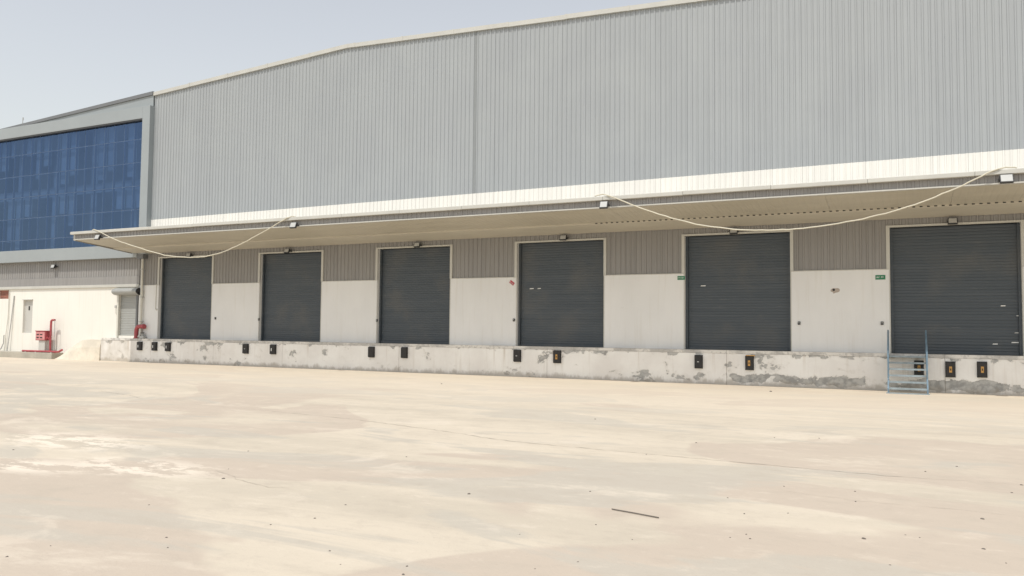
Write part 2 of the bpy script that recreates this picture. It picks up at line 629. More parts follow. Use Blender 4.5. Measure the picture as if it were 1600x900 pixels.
# upper grey cladding, one object per sheet; a closing joint at x = -14.35
for a, b in ((WX0 + .06, -14.40), (-14.30, WX1 - .02)):
    sheets('cladding_sheet', a, b, zband, lambda x: zr(x) - .15, 0.0, 'grey_sheet', wh)
MB().box(-14.398, -14.302, -.008, .02, zband(-14.3) + .01, zr(-14.3) - .16).build('joint_cover', 'seam', wh)
# white sheets just above the canopy
sheets('band_sheet', WX0 + .06, WX1 - .02, 5.3, lambda x: zband(x) + .02, -.012, 'white_sheet', wh)
# coping along the gable, in folded lengths with a lap strip at each joint
xs = [WX0 - .0]
while xs[-1] + 2.33 < WX1:
    xs.append(xs[-1] + 2.33)
xs.append(WX1 + .05)
for a, b in zip(xs, xs[1:]):
    pts = [a, PEAK, b] if a < PEAK < b else [a, b]
    mb = MB()
    for u, v in zip(pts, pts[1:]):
        dj = random.uniform(-.008, .008)
        mb.prism([(u, zr(u) - .165 + dj), (v - .004, zr(v) - .165 + dj), (v - .004, zr(v) + dj), (u, zr(u) + dj)], -.09, .13)
    c = mb.build('coping', 'cream_trim', wh)
    MB().prism([(b - .05, zr(b - .05) - .17), (b + .03, zr(b + .03) - .17), (b + .03, zr(b + .03) + .012), (b - .05, zr(b - .05) + .012)], -.098, .135).build('lap_strip', 'cream_trim', c)

# brown cladding under the canopy
xcur = -32.20
for i, (a, b) in enumerate(DOORS + [(WX1, WX1)]):
    sheets('cladding_sheet', xcur, a - .10, ZW, ZS + .25, 0.0, 'brown_sheet', wh, phase=.05)
    if a < WX1:
        sheets('cladding_sheet', a - .099, b + .099, DZ1 + .062, ZS + .25, 0.0, 'brown_sheet', wh, phase=.05)
    xcur = b + .10
# plaster piers between the doors
piers = []
xcur = -32.22
for i, (a, b) in enumerate(DOORS + [(WX1, WX1)]):
    mb = MB()
    mb.box(xcur, a, -.022, .34, 1.085, ZW)
    mb.box(xcur, a, .035, .34, ZW + .002, ZS + .2)
    o = mb.build('wall_panel', 'plaster', wh)
    piers.append(o)
    MB().box(xcur, a, -.045, -.0225, ZW - .018, ZW + .004).build('drip_flashing', 'cream_trim', o)
    if a < WX1:
        MB().box(a + .001, b - .001, .045, .34, DZ1 + .04, ZS + .2).build('lintel', 'core', wh)
    xcur = b

# roller doors
BANDS = [('leftmost', 'first'), ('second', ''), ('third', ''), ('fourth', ''), ('fifth', ''), ('rightmost', '')]
doors = []
for i, (a, b) in enumerate(DOORS):
    mb = MB()
    z = DZ0
    n = int((DZ1 - DZ0) / .088)
    h = (DZ1 - DZ0) / n
    prof = []
    for k in range(n):
        z = DZ0 + k * h
        prof += [(.196, z), (.190, z + h * .2), (.1895, z + h * .5), (.190, z + h * .85), (.196, z + h * .95)]
    prof.append((.196, DZ1))
    nn = len(prof)
    mb.v = [(a + .002, y, zz) for y, zz in prof] + [(b - .002, y, zz) for y, zz in prof]
    mb.f = [(k, nn + k, nn + k + 1, k + 1) for k in range(nn - 1)]
    d = mb.build('roller_door', 'door', wh)
    doors.append(d)
    fr = MB()
    fr.box(a - .098, a - .001, -.05, .0, ZW + .006, DZ1 + .062)
    fr.box(b + .001, b + .098, -.05, .0, ZW + .006, DZ1 + .062)
    fr.box(a, b, -.05, .044, DZ1 + .002, DZ1 + .060)
    fr.build('door_frame', 'cream_trim', d)
    MB().box(a - .03, a - .002, -.03, -.0225, DZ0, ZW - .02).build('edge_bead', 'cream_trim', d)
    MB().box(b + .002, b + .03, -.03, -.0225, DZ0, ZW - .02).build('edge_bead', 'cream_trim', d)
    MB().box(a + .003, a + .075, .11, .183, DZ0, DZ1).build('guide_rail', 'door', d)
    MB().box(b - .075, b - .003, .11, .183, DZ0, DZ1).build('guide_rail', 'door', d)
    MB().box(a + .08, b - .08, .155, .21, DZ0 - .002, DZ0 + .09).build('bottom_bar', 'door', d, bevel=.008)
for i, x, z, w, hh in ((3, -12.03, 3.16, .16, .035), (3, -11.73, 3.16, .13, .03), (4, -5.84, 3.17, .17, .03), (5, 2.59, 2.48, .12, .03), (5, 2.38, 1.40, .13, .03), (5, 2.86, 1.45, .18, .03), (5, 2.9, 1.72, .1, .02), (5, 2.95, 2.2, .09, .02)):
    mb = MB()
    mb.prism([(x - w / 2, z - hh / 2), (x + w * .46, z - hh * .42), (x + w / 2, z + hh * .5), (x - w * .4, z + hh * .46)], .172, .183)
    mb.build('sticker', 'white_mark', doors[i])

# damaged plaster on the pier before the last door
rr = random.Random(5)
hole = [( -1.80 + .15 * math.cos(t) * rr.uniform(.6, 1.1), 2.95 + .085 * math.sin(t) * rr.uniform(.6, 1.2)) for t in [k * math.tau / 13 for k in range(13)]]
dm = MB().prism(hole, -.0262, -.0215).build('broken_plaster', 'mortar', piers[5])
dm['label'] = 'broken hole in the white plaster'
core_pts = [(-1.83 + .055 * math.cos(t) * rr.uniform(.6, 1.1), 2.975 + .035 * math.sin(t) * rr.uniform(.7, 1.2)) for t in [k * math.tau / 9 for k in range(9)]]
MB().prism(core_pts, -.031, -.0265).build('hole', 'dark_gap', piers[5])

# canopy
CX0, CX1, CY = -32.40, WX1, -3.30
cz0, cz1 = 5.38, 5.605          # ribbed fascia
can = MB()
can.prism([(CX0, 5.62), (CX1, 5.62), (CX1, 5.66), (CX0, 5.66)], CY + .03, -.05)
canopy = can.build('canopy', 'roof', wh)
slope = lambda y: ZS + (cz0 - ZS) * (y / CY)
# soffit: pans with narrow raised ribs, one object per pan run of 3.06 m
xk = CX0
while xk < CX1 - .1:
    xe = min(CX1, xk + 3.06)
    p = profile(xk, xe - .006, .006)
    mb = MB()
    n = len(p)
    for y in (CY + .07, -1.36):
        for x, hgt in p:
            mb.v.append((x, y, slope(y) + hgt))
    for k in range(n - 1):
        mb.f.append((k, n + k, n + k + 1, k + 1))
    mb.build('soffit_sheet', 'soffit', canopy)
    xk = xe
# closer box along the wall, with dark blocks painting the shade in the rib ends
MB().extx([(-1.37, slope(-1.37) - .04), (-.03, slope(-.03) - .04), (-.03, slope(-.03) + .1), (-1.37, slope(-1.37) + .1)], CX0 + .04, CX1).build('soffit_closer', 'soffit_pale', canopy, bevel=.008)
rb = MB()
x = -9.0
while x < CX1:
    rb.box(x - .036, x + .036, -1.378, -1.3705, slope(-1.37) - .030, slope(-1.37) + .004)
    x += PITCH
tag(rb.build('rib_end', 'dark_gap', canopy), kind='stuff')
sheets('fascia_sheet', CX0 + .12, CX1, cz0 + .03, cz1, CY, 'brown_sheet', canopy, depth=.022)
# rolled lower lip of the fascia and the eaves coping
MB().extx([(CY - .03, cz0 + .0), (CY + .075, cz0 - .004), (CY + .075, cz0 + .03), (CY - .03, cz0 + .035)], CX0 + .12, CX1).build('lower_lip', 'cream_trim', canopy)
xk = CX0 - .06
while xk < CX1:
    xe = min(CX1 + .05, xk + 2.44)
    dj = random.uniform(-.004, .004)
    MB().extx([(CY - .135, cz1 + dj), (CY + .05, cz1 + dj), (CY + .05, cz1 + .130 + dj), (CY - .135, cz1 + .118 + dj)], xk, xe - .004).build('eaves_trim', 'cream_trim', canopy, bevel=.012)
    xk = xe
# end return of the canopy at the left: bent pale sheet
en = MB()
en.prism([(CX0 - .0, cz0 - .03), (CX0 + .118, cz0 - .03), (CX0 + .118, cz1 + .0), (CX0 - .0, cz1 + .0)], CY - .02, CY + .06)
en.build('end_cap', 'cream_trim', canopy, bevel=.03)
ec = MB()
i0 = 0
ec.v = [(CX0, CY + .061, cz0 - .03), (CX0, -.34, ZS - .05), (CX0, -.34, 5.615), (CX0, CY + .061, cz1),
        (CX0 + .03, CY + .061, cz0 - .03), (CX0 + .03, -.34, ZS - .05), (CX0 + .03, -.34, 5.615), (CX0 + .03, CY + .061, cz1)]
ec.f = [(3, 2, 1, 0), (4, 5, 6, 7), (0, 1, 5, 4), (2, 3, 7, 6), (1, 2, 6, 5), (3, 0, 4, 7)]
ec.build('end_panel', 'brown_sheet', canopy)
# rain pipe at the left corner
dp = MB()
dp.tube([(-31.92, -.13, 5.06), (-31.92, -.13, 1.40), (-31.92, -.15, 1.24), (-31.92, -.22, 1.14)], .058, 12)
rp = dp.build('rain_pipe', 'pale_pipe', wh, smooth=True)
for z in (4.3, 3.0, 1.85):
    MB().box(-31.99, -31.85, -.19, -.03, z, z + .035).build('pipe_clip', 'galv', rp)
MB().box(-32.12, -31.72, -.29, -.03, 4.80, 5.06).build('rain_hopper', 'acp_dark', wh)
# thin conduit with a hook left of the first door
MB().tube([(-31.06, -.05, 3.6), (-31.07, -.05, 2.55), (-31.05, -.05, 2.44), (-30.99, -.05, 2.40), (-30.96, -.05, 2.47)], .016, 6).build('conduit', 'pale_pipe', wh, smooth=True)

# ------------------------------------------------------------------ office block with the blue glass box
ob = thing('office_block', (-38.0, 0, 0), 'office end with a big blue glass front in a grey frame above a white wall', 'building')
OX0, OX1 = -47.2, -31.55
BY = -.30
GX0, GX1, GZ0, GZ1 = -46.05, -32.05, 5.49, 11.40
BT = 12.02
# sloping fascia above the box and its dark coping
fa = MB()
fa.prism([(OX0, 11.5), (WX0 - .004, 11.5), (WX0 - .004, zr(WX0) - .10), (OX0, zr(OX0) - .10)], -.07, .25)
fa.build('fascia_panel', 'acp', ob)
MB().prism([(OX0, zr(OX0) - .098), (WX0 - .004, zr(WX0) - .14), (WX0 - .004, zr(WX0) + .03), (OX0, zr(OX0) + .03)], -.13, .30).build('coping', 'acp_dark', ob)
MB().prism([(OX0, zr(OX0) - .17), (WX0 - .004, zr(WX0) - .17), (WX0 - .004, zr(WX0) - .10), (OX0, zr(OX0) - .10)], .31, 30).build('roof', 'roof', ob)
# box frame, in four joints
frm = MB()
frm.box(GX1, OX1, BY, -.071, 5.02, BT)
frame_ = frm.build('window_frame', 'acp', ob, bevel=.008)
MB().box(OX0, -32.14, BY, -.0, 4.88, GZ0).build('bottom_rail', 'acp', frame_, bevel=.008)
MB().box(OX0, GX1 - .002, BY, -.071, GZ1 + .05, BT - .002).build('top_rail', 'acp', frame_, bevel=.008)
MB().box(OX0, GX1 - .002, BY + .01, -.071, GZ1 - .03, GZ1 + .049).build('head_shade_strip', 'lamp_body', frame_)  # dark strip painting the shade under the top rail
MB().box(OX0, GX0, BY, -.0, GZ0 + .002, GZ1 - .002).build('jamb', 'acp', frame_, bevel=.008)
MB().box(GX1 + .01, OX1 - .004, -.0705, .03, 5.02, BT - .004).build('jamb', 'acp', frame_)
# curtain wall
YG = -.15
cw = MB()
rows = [GZ0, GZ0 + .55, GZ0 + 1.67, GZ0 + 2.79, GZ0 + 3.91, GZ0 + 5.03, GZ1]
ncol = 20
cwid = (GX1 - GX0) / ncol
for k in range(ncol + 1):
    x = GX0 + k * cwid
    cw.box(x - .022, x + .022, YG + .012, YG + .12, GZ0, GZ1)
for z in rows:
    cw.box(GX0, GX1, YG + .016, YG + .11, z - .026, z + .026)
curtain = cw.build('curtain_wall', 'mullion', ob)
pane_mesh = {}
rr = random.Random(11)
for k in range(ncol):
    for j in range(6):
        w2, h2 = cwid / 2 - .009, (rows[j + 1] - rows[j]) / 2 - .009
        key = round(h2, 3)
        if key not in pane_mesh:
            me = bpy.data.meshes.new('pane')
            me.from_pydata([(-w2, 0, -h2), (w2, 0, -h2), (w2, 0, h2), (-w2, 0, h2)], [], [(0, 1, 2, 3)])
            me.materials.append(M['glass'])
            pane_mesh[key] = me
        p = bpy.data.objects.new('pane', pane_mesh[key])
        col.objects.link(p)
        p.parent = curtain
        p.location = Vector((GX0 + (k + .5) * cwid, YG, (rows[j] + rows[j + 1]) / 2)) - wloc(curtain)
        p.rotation_euler = (rr.gauss(0, .004), 0, rr.gauss(0, .004))
# rooms behind the glass: slabs, columns, back wall and blinds in place of reflections
inn = MB()
inn.box(GX0 - .4, GX1 + .3, 3.6, 3.75, 4.7, 11.9)
inn.box(GX0 - .4, GX1 + .3, .28, 3.6, 4.9, 5.35)
inn.box(GX0 - .4, GX1 + .3, .28, 3.6, 11.45, 11.60)
inn.box(GX0 - .4, GX1 + .3, .30, 3.6, 8.25, 8.7)
inn.box(GX0 - .38, GX0 - .2, .28, 3.6, 5.35, 11.45)
inn.box(GX1 + .12, GX1 + .28, .28, 3.6, 5.35, 11.45)
inn.build('room', 'inner', ob)
for k in range(5):
    x = GX0 + 1.2 + k * 2.9
    MB().box(x - .22, x + .22, .35, .8, 5.36, 11.44).build('column', 'inner', ob)
for k in range(ncol):
    for (z0, z1) in ((8.8, 11.38), (5.6, 8.2)):
        if rr.random() < .62:
            drop = rr.choice((.35, .6, .85, 1.0)) * (z1 - z0)
            x = GX0 + (k + .5) * cwid
            ww = cwid / 2 - rr.choice((.05, .05, .16))
            MB().box(x - ww, x + ww, .05, .06, z1 - drop, z1).build('reflection_blind', 'reflection_blind', ob)
# lower wall: ribbed band, flashing, ledge, white plaster
sheets('cladding_sheet', OX0, -32.2, 4.02, 4.95, .0, 'brown_sheet', ob, depth=.024)
MB().box(OX0, -32.21, -.045, .02, 3.64, 4.02).build('flashing', 'brown_sheet', ob)
MB().box(OX0, -32.21, -.075, .02, 3.50, 3.638).build('ledge', 'cream_trim', ob, bevel=.01)
hx0, hx1, hz0, hz1 = -40.82, -40.06, 1.25, 2.94
bx0, bx1, bz0, bz1 = -42.95, -42.03, 3.02, 3.47
sx0, sx1, sz0, sz1 = -33.60, -32.33, 1.20, 3.12
wall = MB()
wall.box(OX0, bx0, 0, .3, 0, 3.499)
wall.box(bx0, bx1, 0, .3, 0, bz0)
wall.box(bx0, bx1, 0, .3, bz1, 3.499)
wall.box(bx1, hx0, 0, .3, 0, 3.499)
wall.box(hx0, hx1, 0, .3, 0, hz0)
wall.box(hx0, hx1, 0, .3, hz1, 3.499)
wall.box(hx1, sx0, 0, .3, 0, 3.499)
wall.box(sx0, sx1, 0, .3, 0, sz0)
wall.box(sx0, sx1, 0, .3, sz1, 3.499)
wall.box(sx1, -32.221, 0, .3, 0, 3.499)
wall.build('wall', 'plaster_sunlit', ob)
MB().box(OX0, -32.3, .30, .5, 3.4, 5.2).build('wall_core', 'core', ob)
side = MB()
side.box(OX0, OX0 + .2, .31, 30, 0, zr(OX0) - .18)
side.build('side_wall', 'plaster_sunlit', ob)
hd = MB()
hd.box(hx0, hx1, .10, .16, hz0, hz1)
hatch = hd.build('hatch_door', 'hatch', ob)
hl = MB()
hl.box(hx0 + .30, hx0 + .40, .085, .0995, 2.42, 2.63)
hl.build('vent_slot', 'dark_gap', hatch)
MB().box(hx0 + .66, hx0 + .70, .07, .0995, 2.0, 2.18).build('handle', 'galv', hatch)
MB().box(hx0 - .02, hx1 + .02, -.05, -.001, hz1 + .002, hz1 + .04).build('drip', 'hatch', hatch)
# brickwork showing in an unplastered opening
bk = MB().box(bx0, bx1, .12, .2, bz0, bz1).build('brick_infill', 'mortar', ob)
for r_ in range(5):
    x = bx0 - (.11 if r_ % 2 else .0)
    while x < bx1:
        a, b = max(bx0 + .002, x), min(bx1 - .002, x + .215)
        if b - a > .03:
            z = bz0 + .006 + r_ * .09
            MB().box(a, b, .085 + rr.uniform(0, .01), .1195, z, z + .078).build('brick', 'brick', bk)
        x += .227
# service shutter
sh = MB()
prof = []
n = 24
for k in range(n):
    z = sz0 + (sz1 - sz0) * k / n
    h = (sz1 - sz0) / n
    prof += [(.10, z), (.09, z + h * .4), (.10, z + h * .9)]
prof.append((.10, sz1))
nn = len(prof)
sh.v = [(sx0, y, z) for y, z in prof] + [(sx1, y, z) for y, z in prof]
sh.f = [(k, nn + k, nn + k + 1, k + 1) for k in range(nn - 1)]
shutter = sh.build('service_shutter', 'shutter_grey', ob)
gd = MB()
gd.box(sx0 - .07, sx0 + .035, -.06, -.001, sz0 - .1, sz1)
gd.build('guide_rail', 'pale_pipe', shutter)
gd = MB()
gd.box(sx1 - .035, sx1 + .07, -.06, -.001, sz0 - .1, sz1)
gd.build('guide_rail', 'acp_dark', shutter)
hp = []
for k in range(11):
    t = math.pi * .5 + math.pi * k / 10
    hp.append((-.02 + .30 * math.cos(t), 3.29 + .175 * math.sin(t)))
hp = [(-.004, 3.115), ] + [(y, z) for y, z in reversed(hp)] + [(-.004, 3.465)]
MB().extx(hp, sx0 - .16, sx1 + .23).build('hood', 'shutter_grey', shutter)
MB().extx([(y * 1.0 - .006, 3.29 + (z - 3.29) * 1.03) for y, z in hp], sx1 + .232, sx1 + .27).build('end_plate', 'lamp_body', shutter)
MB().box(sx0 - .25, sx0 - .13, -.05, -.001, 2.52, 2.64).build('switch_box', 'galv', ob, bevel=.008)
MB().box(sx0 - .21, sx0 - .12, -.03, -.001, 2.24, 2.48).build('notice_plate', 'pale_pipe', ob)
lr = MB().tube([(-42.12, .4, zr(-42.1) - .15), (-42.12, .4, zr(-42.1) + .62)], .018, 6).tube([(-42.06, .4, zr(-42.1) + .45), (-42.06, .4, zr(-42.1) + .60)], .012, 5)
lr.build('lightning_rod', 'galv', ob)

# ------------------------------------------------------------------ dock, ramp, kerb
dk = thing('loading_dock', (-12, -.15, 0), 'raised white concrete loading dock with flaking paint along the warehouse foot', 'loading dock')
DX = [-34.40, -27.1, -23.2, -17.4, -11.2, -5.0, 1.1, 7.2, 15.0]
DY = -.30
for a, b in zip(DX, DX[1:]):
    o = MB().box(a + .004, b - .004, DY, .33, -.05, .985).build('face_panel', 'dock', dk, bevel=.012)
MB().box(DX[0] + .03, DX[-1] - .03, DY + .02, .32, -.05, .97).build('joint_backing', 'kerb', dk)


def rough_edge(x0, x1, seed):
    """edge course with a chipped lower line"""
    r2 = random.Random(seed)
    pts = []
    x = x0
    low = []
    while x < x1:
        low.append((x, .986 - max(0, r2.gauss(-.01, .022))))
        x += r2.uniform(.05, .22)
    low.append((x1, .986))
    # keep the visible chipped face as a thin proud skirt plus the course itself
    mb = MB()
    mb.box(x0, x1, DY - .012, .33, .9865, 1.084)
    for (a, za), (b, zb) in zip(low, low[1:]):
        if za < .98 or zb < .98:
            mb.prism([(a, za), (b - .001, zb), (b - .001, .9862), (a, .9862)], DY - .008, DY + .002)
    return mb


for k, (a, b) in enumerate(zip(DX, DX[1:])):
    rough_edge(a + .003, b - .003, 20 + k).build('edge_course', 'coping', dk)

# cement haunch running down at the left end of the dock
rmp = MB()
X0, X1, X2 = -37.5, -35.75, -34.405
for (x, zt, yf) in ((X0, .02, -.55), (X1 - .9, .50, -.62), (X1, .95, -.52), (X1 + .3, .98, -.46), (X2, .98, -.34)):
    rmp.v += [(x, yf, -.02), (x, (yf + DY) / 2 - .02, max(.0, zt * .62)), (x, min(-.26, yf * .55), zt), (x, -.002, zt + .01)]
for k in range(4):
    for j in range(3):
        a = k * 4 + j
        rmp.f.append((a, a + 4, a + 5, a + 1))
rmp.f += [(0, 1, 2, 3), (16, 19, 18, 17)]
ramp = rmp.build('cement_haunch', 'haunch', None, origin=(-36, -.3, 0), smooth=True)
tag(ramp, 'pale cement slope running down from the left end of the loading dock', 'ramp')
sub = ramp.modifiers.new('sub', 'SUBSURF')
sub.subdivision_type = 'SIMPLE'
sub.levels = sub.render_levels = 4
tx = bpy.data.textures.new('lumps', 'CLOUDS')
tx.noise_scale = .35
dm_ = ramp.modifiers.new('lumps', 'DISPLACE')
dm_.texture = tx
dm_.strength = .035
# raised strip along the office foot
kb = MB().box(-47.2, -37.52, -.62, -.001, -.05, .30).build('kerb_strip', 'kerb', None, bevel=.02, origin=(-42, -.3, 0))
tag(kb, 'low concrete strip along the foot of the office wall', kind='structure')


# ------------------------------------------------------------------ dock bumpers
def bumper(xc, zc, w, h, label, mark):
    t = thing('dock_bumper', (xc, DY, zc - h / 2), label, 'dock bumper', 'black dock bumpers bolted to the dock face')
    b = MB().box(xc - w / 2, xc + w / 2, DY - .105, DY - .004, zc - h / 2, zc + h / 2).build('rubber_block', 'black', t, bevel=.014)
    MB().box(xc - w / 2 - .012, xc + w / 2 + .012, DY - .022, DY - .0005, zc - h / 2 - .012, zc + h / 2 + .012).build('back_plate', 'lamp_body', t)
    if mark == 'y':
        MB().box(xc - .035, xc + .035, DY - .112, DY - .1055, zc - .085, zc + .085).build('bolt_recess', 'yellow', t)
        MB().box(xc - .013, xc + .013, DY - .118, DY - .1125, zc - .03, zc + .03).build('bolt', 'black', t)
    elif mark == 'w':
        MB().box(xc - .06, xc - .02, DY - .111, DY - .1055, zc - .07, zc + .05).build('bolt_recess', 'white_mark', t)
    elif mark == 's':
        MB().box(xc - .03, xc + .03, DY - .111, DY - .1055, zc - .015, zc + .015).build('bolt', 'galv', t)
    if label.startswith('black dock bumper smeared'):
        MB().box(xc - .1, xc + .17, DY - .09, DY - .037, zc + h / 2 + .013, zc + h / 2 + .04).build('paint_smear', 'yellow', t)
    return t


BUMP = [
    (-31.67, .745, .27, .38, 'leftmost dock bumper, standing left of the first roller door', 'w'),
    (-30.70, .745, .27, .38, 'dock bumper under the left edge of the first roller door', 'w'),
    (-29.84, .735, .27, .38, 'dock bumper under the middle of the first roller door', 'w'),
    (-25.18, .74, .27, .39, 'plain dark dock bumper just left of the second roller door', 's'),
    (-23.66, .745, .27, .39, 'dark dock bumper under the left part of the second roller door', 'w'),
    (-18.66, .74, .25, .40, 'unmarked dock bumper just left of the third roller door', 'n'),
    (-17.13, .75, .25, .40, 'unmarked dock bumper under the left part of the third roller door', 'n'),
    (-12.34, .74, .26, .41, 'dock bumper with a small pale bolt at the left edge of the fourth roller door', 's'),
    (-10.80, .74, .26, .42, 'dock bumper with a yellow mark under the middle of the fourth roller door', 'y'),
    (-5.88, .70, .24, .41, 'dock bumper with a small pale bolt under the left part of the fifth roller door', 's'),
    (-4.29, .70, .24, .42, 'black dock bumper smeared with yellow on top under the fifth roller door', 'y'),
    (.44, .68, .23, .42, 'yellow-marked dock bumper behind the blue steel stair', 'y'),
    (1.235, .67, .23, .42, 'yellow-marked dock bumper first to the right of the blue stair', 'y'),
    (2.01, .69, .23, .42, 'yellow-marked dock bumper farthest right under the last roller door', 'y'),
]
for b in BUMP:
    bumper(*b)

# ------------------------------------------------------------------ blue steel stair
st = thing('steel_stair', (.15, -.9, 0), 'small blue steel stair with two handrails against the dock', 'stair')
xl, xr = -.35, .63
yb, yt, zt = -1.35, -.36, 1.05
for x in (xl, xr):
    MB().extx([(yb - .06, 0), (yb + .05, 0), (yt, zt - .08), (yt, zt + .02), (yt - .06, zt + .02), (yb - .06, .14)], x - .02, x + .02).build('stringer', 'stair_blue', st)
    hr = MB()
    hr.tube([(x, yb + .25, .42), (x, yb + .24, 1.16), (x, yb + .30, 1.26), (x, yt + .04, 1.76), (x, yt + .07, 1.74), (x, yt + .07, 1.10)], .021, 8)
    hr.build('handrail', 'stair_blue', st, smooth=True)
    MB().tube([(x, yb + .245, .82), (x, yt + .07, 1.38)], .014, 6).build('mid_rail', 'stair_blue', st)
for k in range(6):
    u = k / 5
    z = .16 + u * (zt - .18)
    y = yb + .04 + u * (yt - yb - .14)
    o = MB().box(xl + .021, xr - .021, y - .07, y + .11, z - .028, z).build('tread', 'tread', st)
    lip = MB().box(xl + .021, xr - .021, y - .085, y - .0705, z - .045, z + .003).build('nosing', 'tread', o)
MB().box(xl - .05, xr + .05, yb - .10, yb + .04, .0005, .03).build('foot_bar', 'tread', st)


# ------------------------------------------------------------------ floodlights
def flood(x, y, z, w, h, tilt, label, turn=0.0):
    t = thing('floodlight', (x, y, z), label, 'floodlight', 'small floodlights along the front')
    t.rotation_euler = (0, 0, turn)
    piv = MB()

    def rot(mb):
        c, s_ = math.cos(tilt), math.sin(tilt)
        out = []
        for (px, py, pz) in mb.v:
            yy, zz = py, pz
            out.append((px, yy * c - zz * s_, yy * s_ + zz * c))
        mb.v = [(px + x, py + y, pz + z) for px, py, pz in out]
        return mb
    hs_ = rot(MB().box(-w / 2, w / 2, -.05, .02, -h / 2, h / 2))
    hs_.build('housing', 'lamp_body', t, bevel=.008)
    rot(MB().box(-w / 2 + .022, w / 2 - .022, -.056, -.0502, -h / 2 + .022, h / 2 - .022)).build('lens', 'lamp_face', t)
    fins = MB()
    for k in range(5):
        fx = -w / 2 + .03 + k * (w - .06) / 4
        fins.box(fx - .005, fx + .005, .0205, .05, -h / 2 + .02, h / 2 - .02)
    rot(fins).build('cooling_fins', 'lamp_body', t)
    br = MB()
    br.box(x - w / 2 - .012, x - w / 2 - .002, y - .015, y + .135, z - .02, z + .02)
    br.box(x + w / 2 + .002, x + w / 2 + .012, y - .015, y + .135, z - .02, z + .02)
    br.box(x - w / 2 - .012, x + w / 2 + .012, y + .1355, y + .147, z - .02, z + .02)
    br.build('bracket', 'lamp_body', t)
    return t


NTH = ['first', 'second', 'third', 'fourth', 'fifth', 'sixth']
for (x, z), nm, w in zip(((-30.61, 5.40), (-19.96, 5.40), (-8.0, 5.44), (2.36, 5.47)),
                      ('white-faced floodlight on the canopy fascia near its left end',
                       'floodlight on the canopy fascia beside the right end of the short hanging cable',
                       'floodlight on the canopy fascia below the left end of the long hanging cable',
                       'floodlight on the canopy fascia at the far right, below the cable end'), (.26, .27, .25, .29)):
    flood(x, CY - .17, z, w, .23, R(-24), nm, R(4))
for (x, z), nm in zip(((-28.86, 4.87), (-23.15, 4.87), (-16.71, 4.88), (-10.65, 4.91), (-4.78, 4.88), (1.36, 4.89)), NTH):
    flood(x, -.20, z, .25, .19, R(-22), 'floodlight under the canopy above the %s roller door from the left' % nm, R(3))
flood(-38.29, -.17, 4.60, .27, .20, R(-20), 'floodlight on the brown ribbed band below the blue glass front')


# ------------------------------------------------------------------ hanging cables
def spline(pts, n=10, wob=0.0):
    out = []
    P = [pts[0]] + list(pts) + [pts[-1]]
    for i in range(1, len(P) - 2):
        p0, p1, p2, p3 = map(Vector, (P[i - 1], P[i], P[i + 1], P[i + 2]))
        for k in range(n):
            u = k / n
            out.append(.5 * ((2 * p1) + (p2 - p0) * u + (2 * p0 - 5 * p1 + 4 * p2 - p3) * u * u + (3 * p1 - p0 - 3 * p2 + p3) * u ** 3))
    out.append(Vector(pts[-1]))
    if wob:
        out = [p + Vector((random.gauss(0, wob), random.gauss(0, wob), random.gauss(0, wob))) for p in out]
    return out


YC = CY - .165
ca = MB().tube(spline([(-31.15, CY - .02, 5.745), (-30.78, YC + .01, 5.72), (-29.4, YC, 5.23), (-27.91, YC, 4.83), (-26.6, YC, 4.53), (-25.35, YC, 4.40), (-24.2, YC, 4.42), (-23.15, YC, 4.61), (-21.7, YC, 5.12), (-20.3, YC + .01, 5.69), (-20.0, CY - .02, 5.75)], 6, .006), .019, 8)
o = ca.build('hanging_cable', 'rope', None, smooth=True, origin=(-25.4, YC, 4.4))
tag(o, 'short cream cable sagging below the left end of the canopy', 'cable', 'cables looped from the canopy edge')
cb = MB().tube(spline([(-8.35, CY - .02, 5.76), (-7.92, YC + .01, 5.75), (-7.0, YC, 5.35), (-5.95, YC, 4.95), (-4.9, YC, 4.66), (-3.79, YC, 4.50), (-2.7, YC, 4.47), (-1.63, YC, 4.55), (-.5, YC, 4.74), (.51, YC, 5.02), (1.4, YC, 5.38), (2.18, YC + .01, 5.74), (2.6, CY - .02, 5.76)], 6, .006), .018, 8)
o = cb.build('hanging_cable', 'rope', None, smooth=True, origin=(-2.7, YC, 4.47))
tag(o, 'long cream cable sagging below the right half of the canopy', 'cable', 'cables looped from the canopy edge')


# ------------------------------------------------------------------ small signs and switches on the wall
def sign(x, z, w, h, rot, mat, label, bars, cat='sign'):
    t = thing('wall_sign', (x, -.03, z), label, cat)

    def tr(mb, oy):
        mb.v = [(px * math.cos(rot) - pz * math.sin(rot) + x, py + oy, px * math.sin(rot) + pz * math.cos(rot) + z) for px, py, pz in mb.v]
        return mb
    tr(MB().box(-w / 2, w / 2, -.008, .0, -h / 2, h / 2), -.024).build('plate', mat, t)
    mb = MB()
    for (a, b, c, d) in bars:
        mb.box(a * w, b * w, -.004, 0, c * h, d * h)
    tr(mb, -.0325).build('lettering', 'white_mark', t)
    return t


def strokes(x0, x1, z0, z1, n, seed):
    r3 = random.Random(seed)
    out = []
    st_ = (x1 - x0) / n
    for k in range(n):
        a = x0 + k * st_
        out.append((a, a + st_ * .28, z0, z1))
        q = r3.random()
        zc = z0 + (z1 - z0) * r3.choice((0.0, .4, .82))
        out.append((a + st_ * .281, a + st_ * .7, zc, zc + (z1 - z0) * .18))
        if q > .5:
            out.append((a + st_ * .701, a + st_ * .9, z0, z1))
    return out


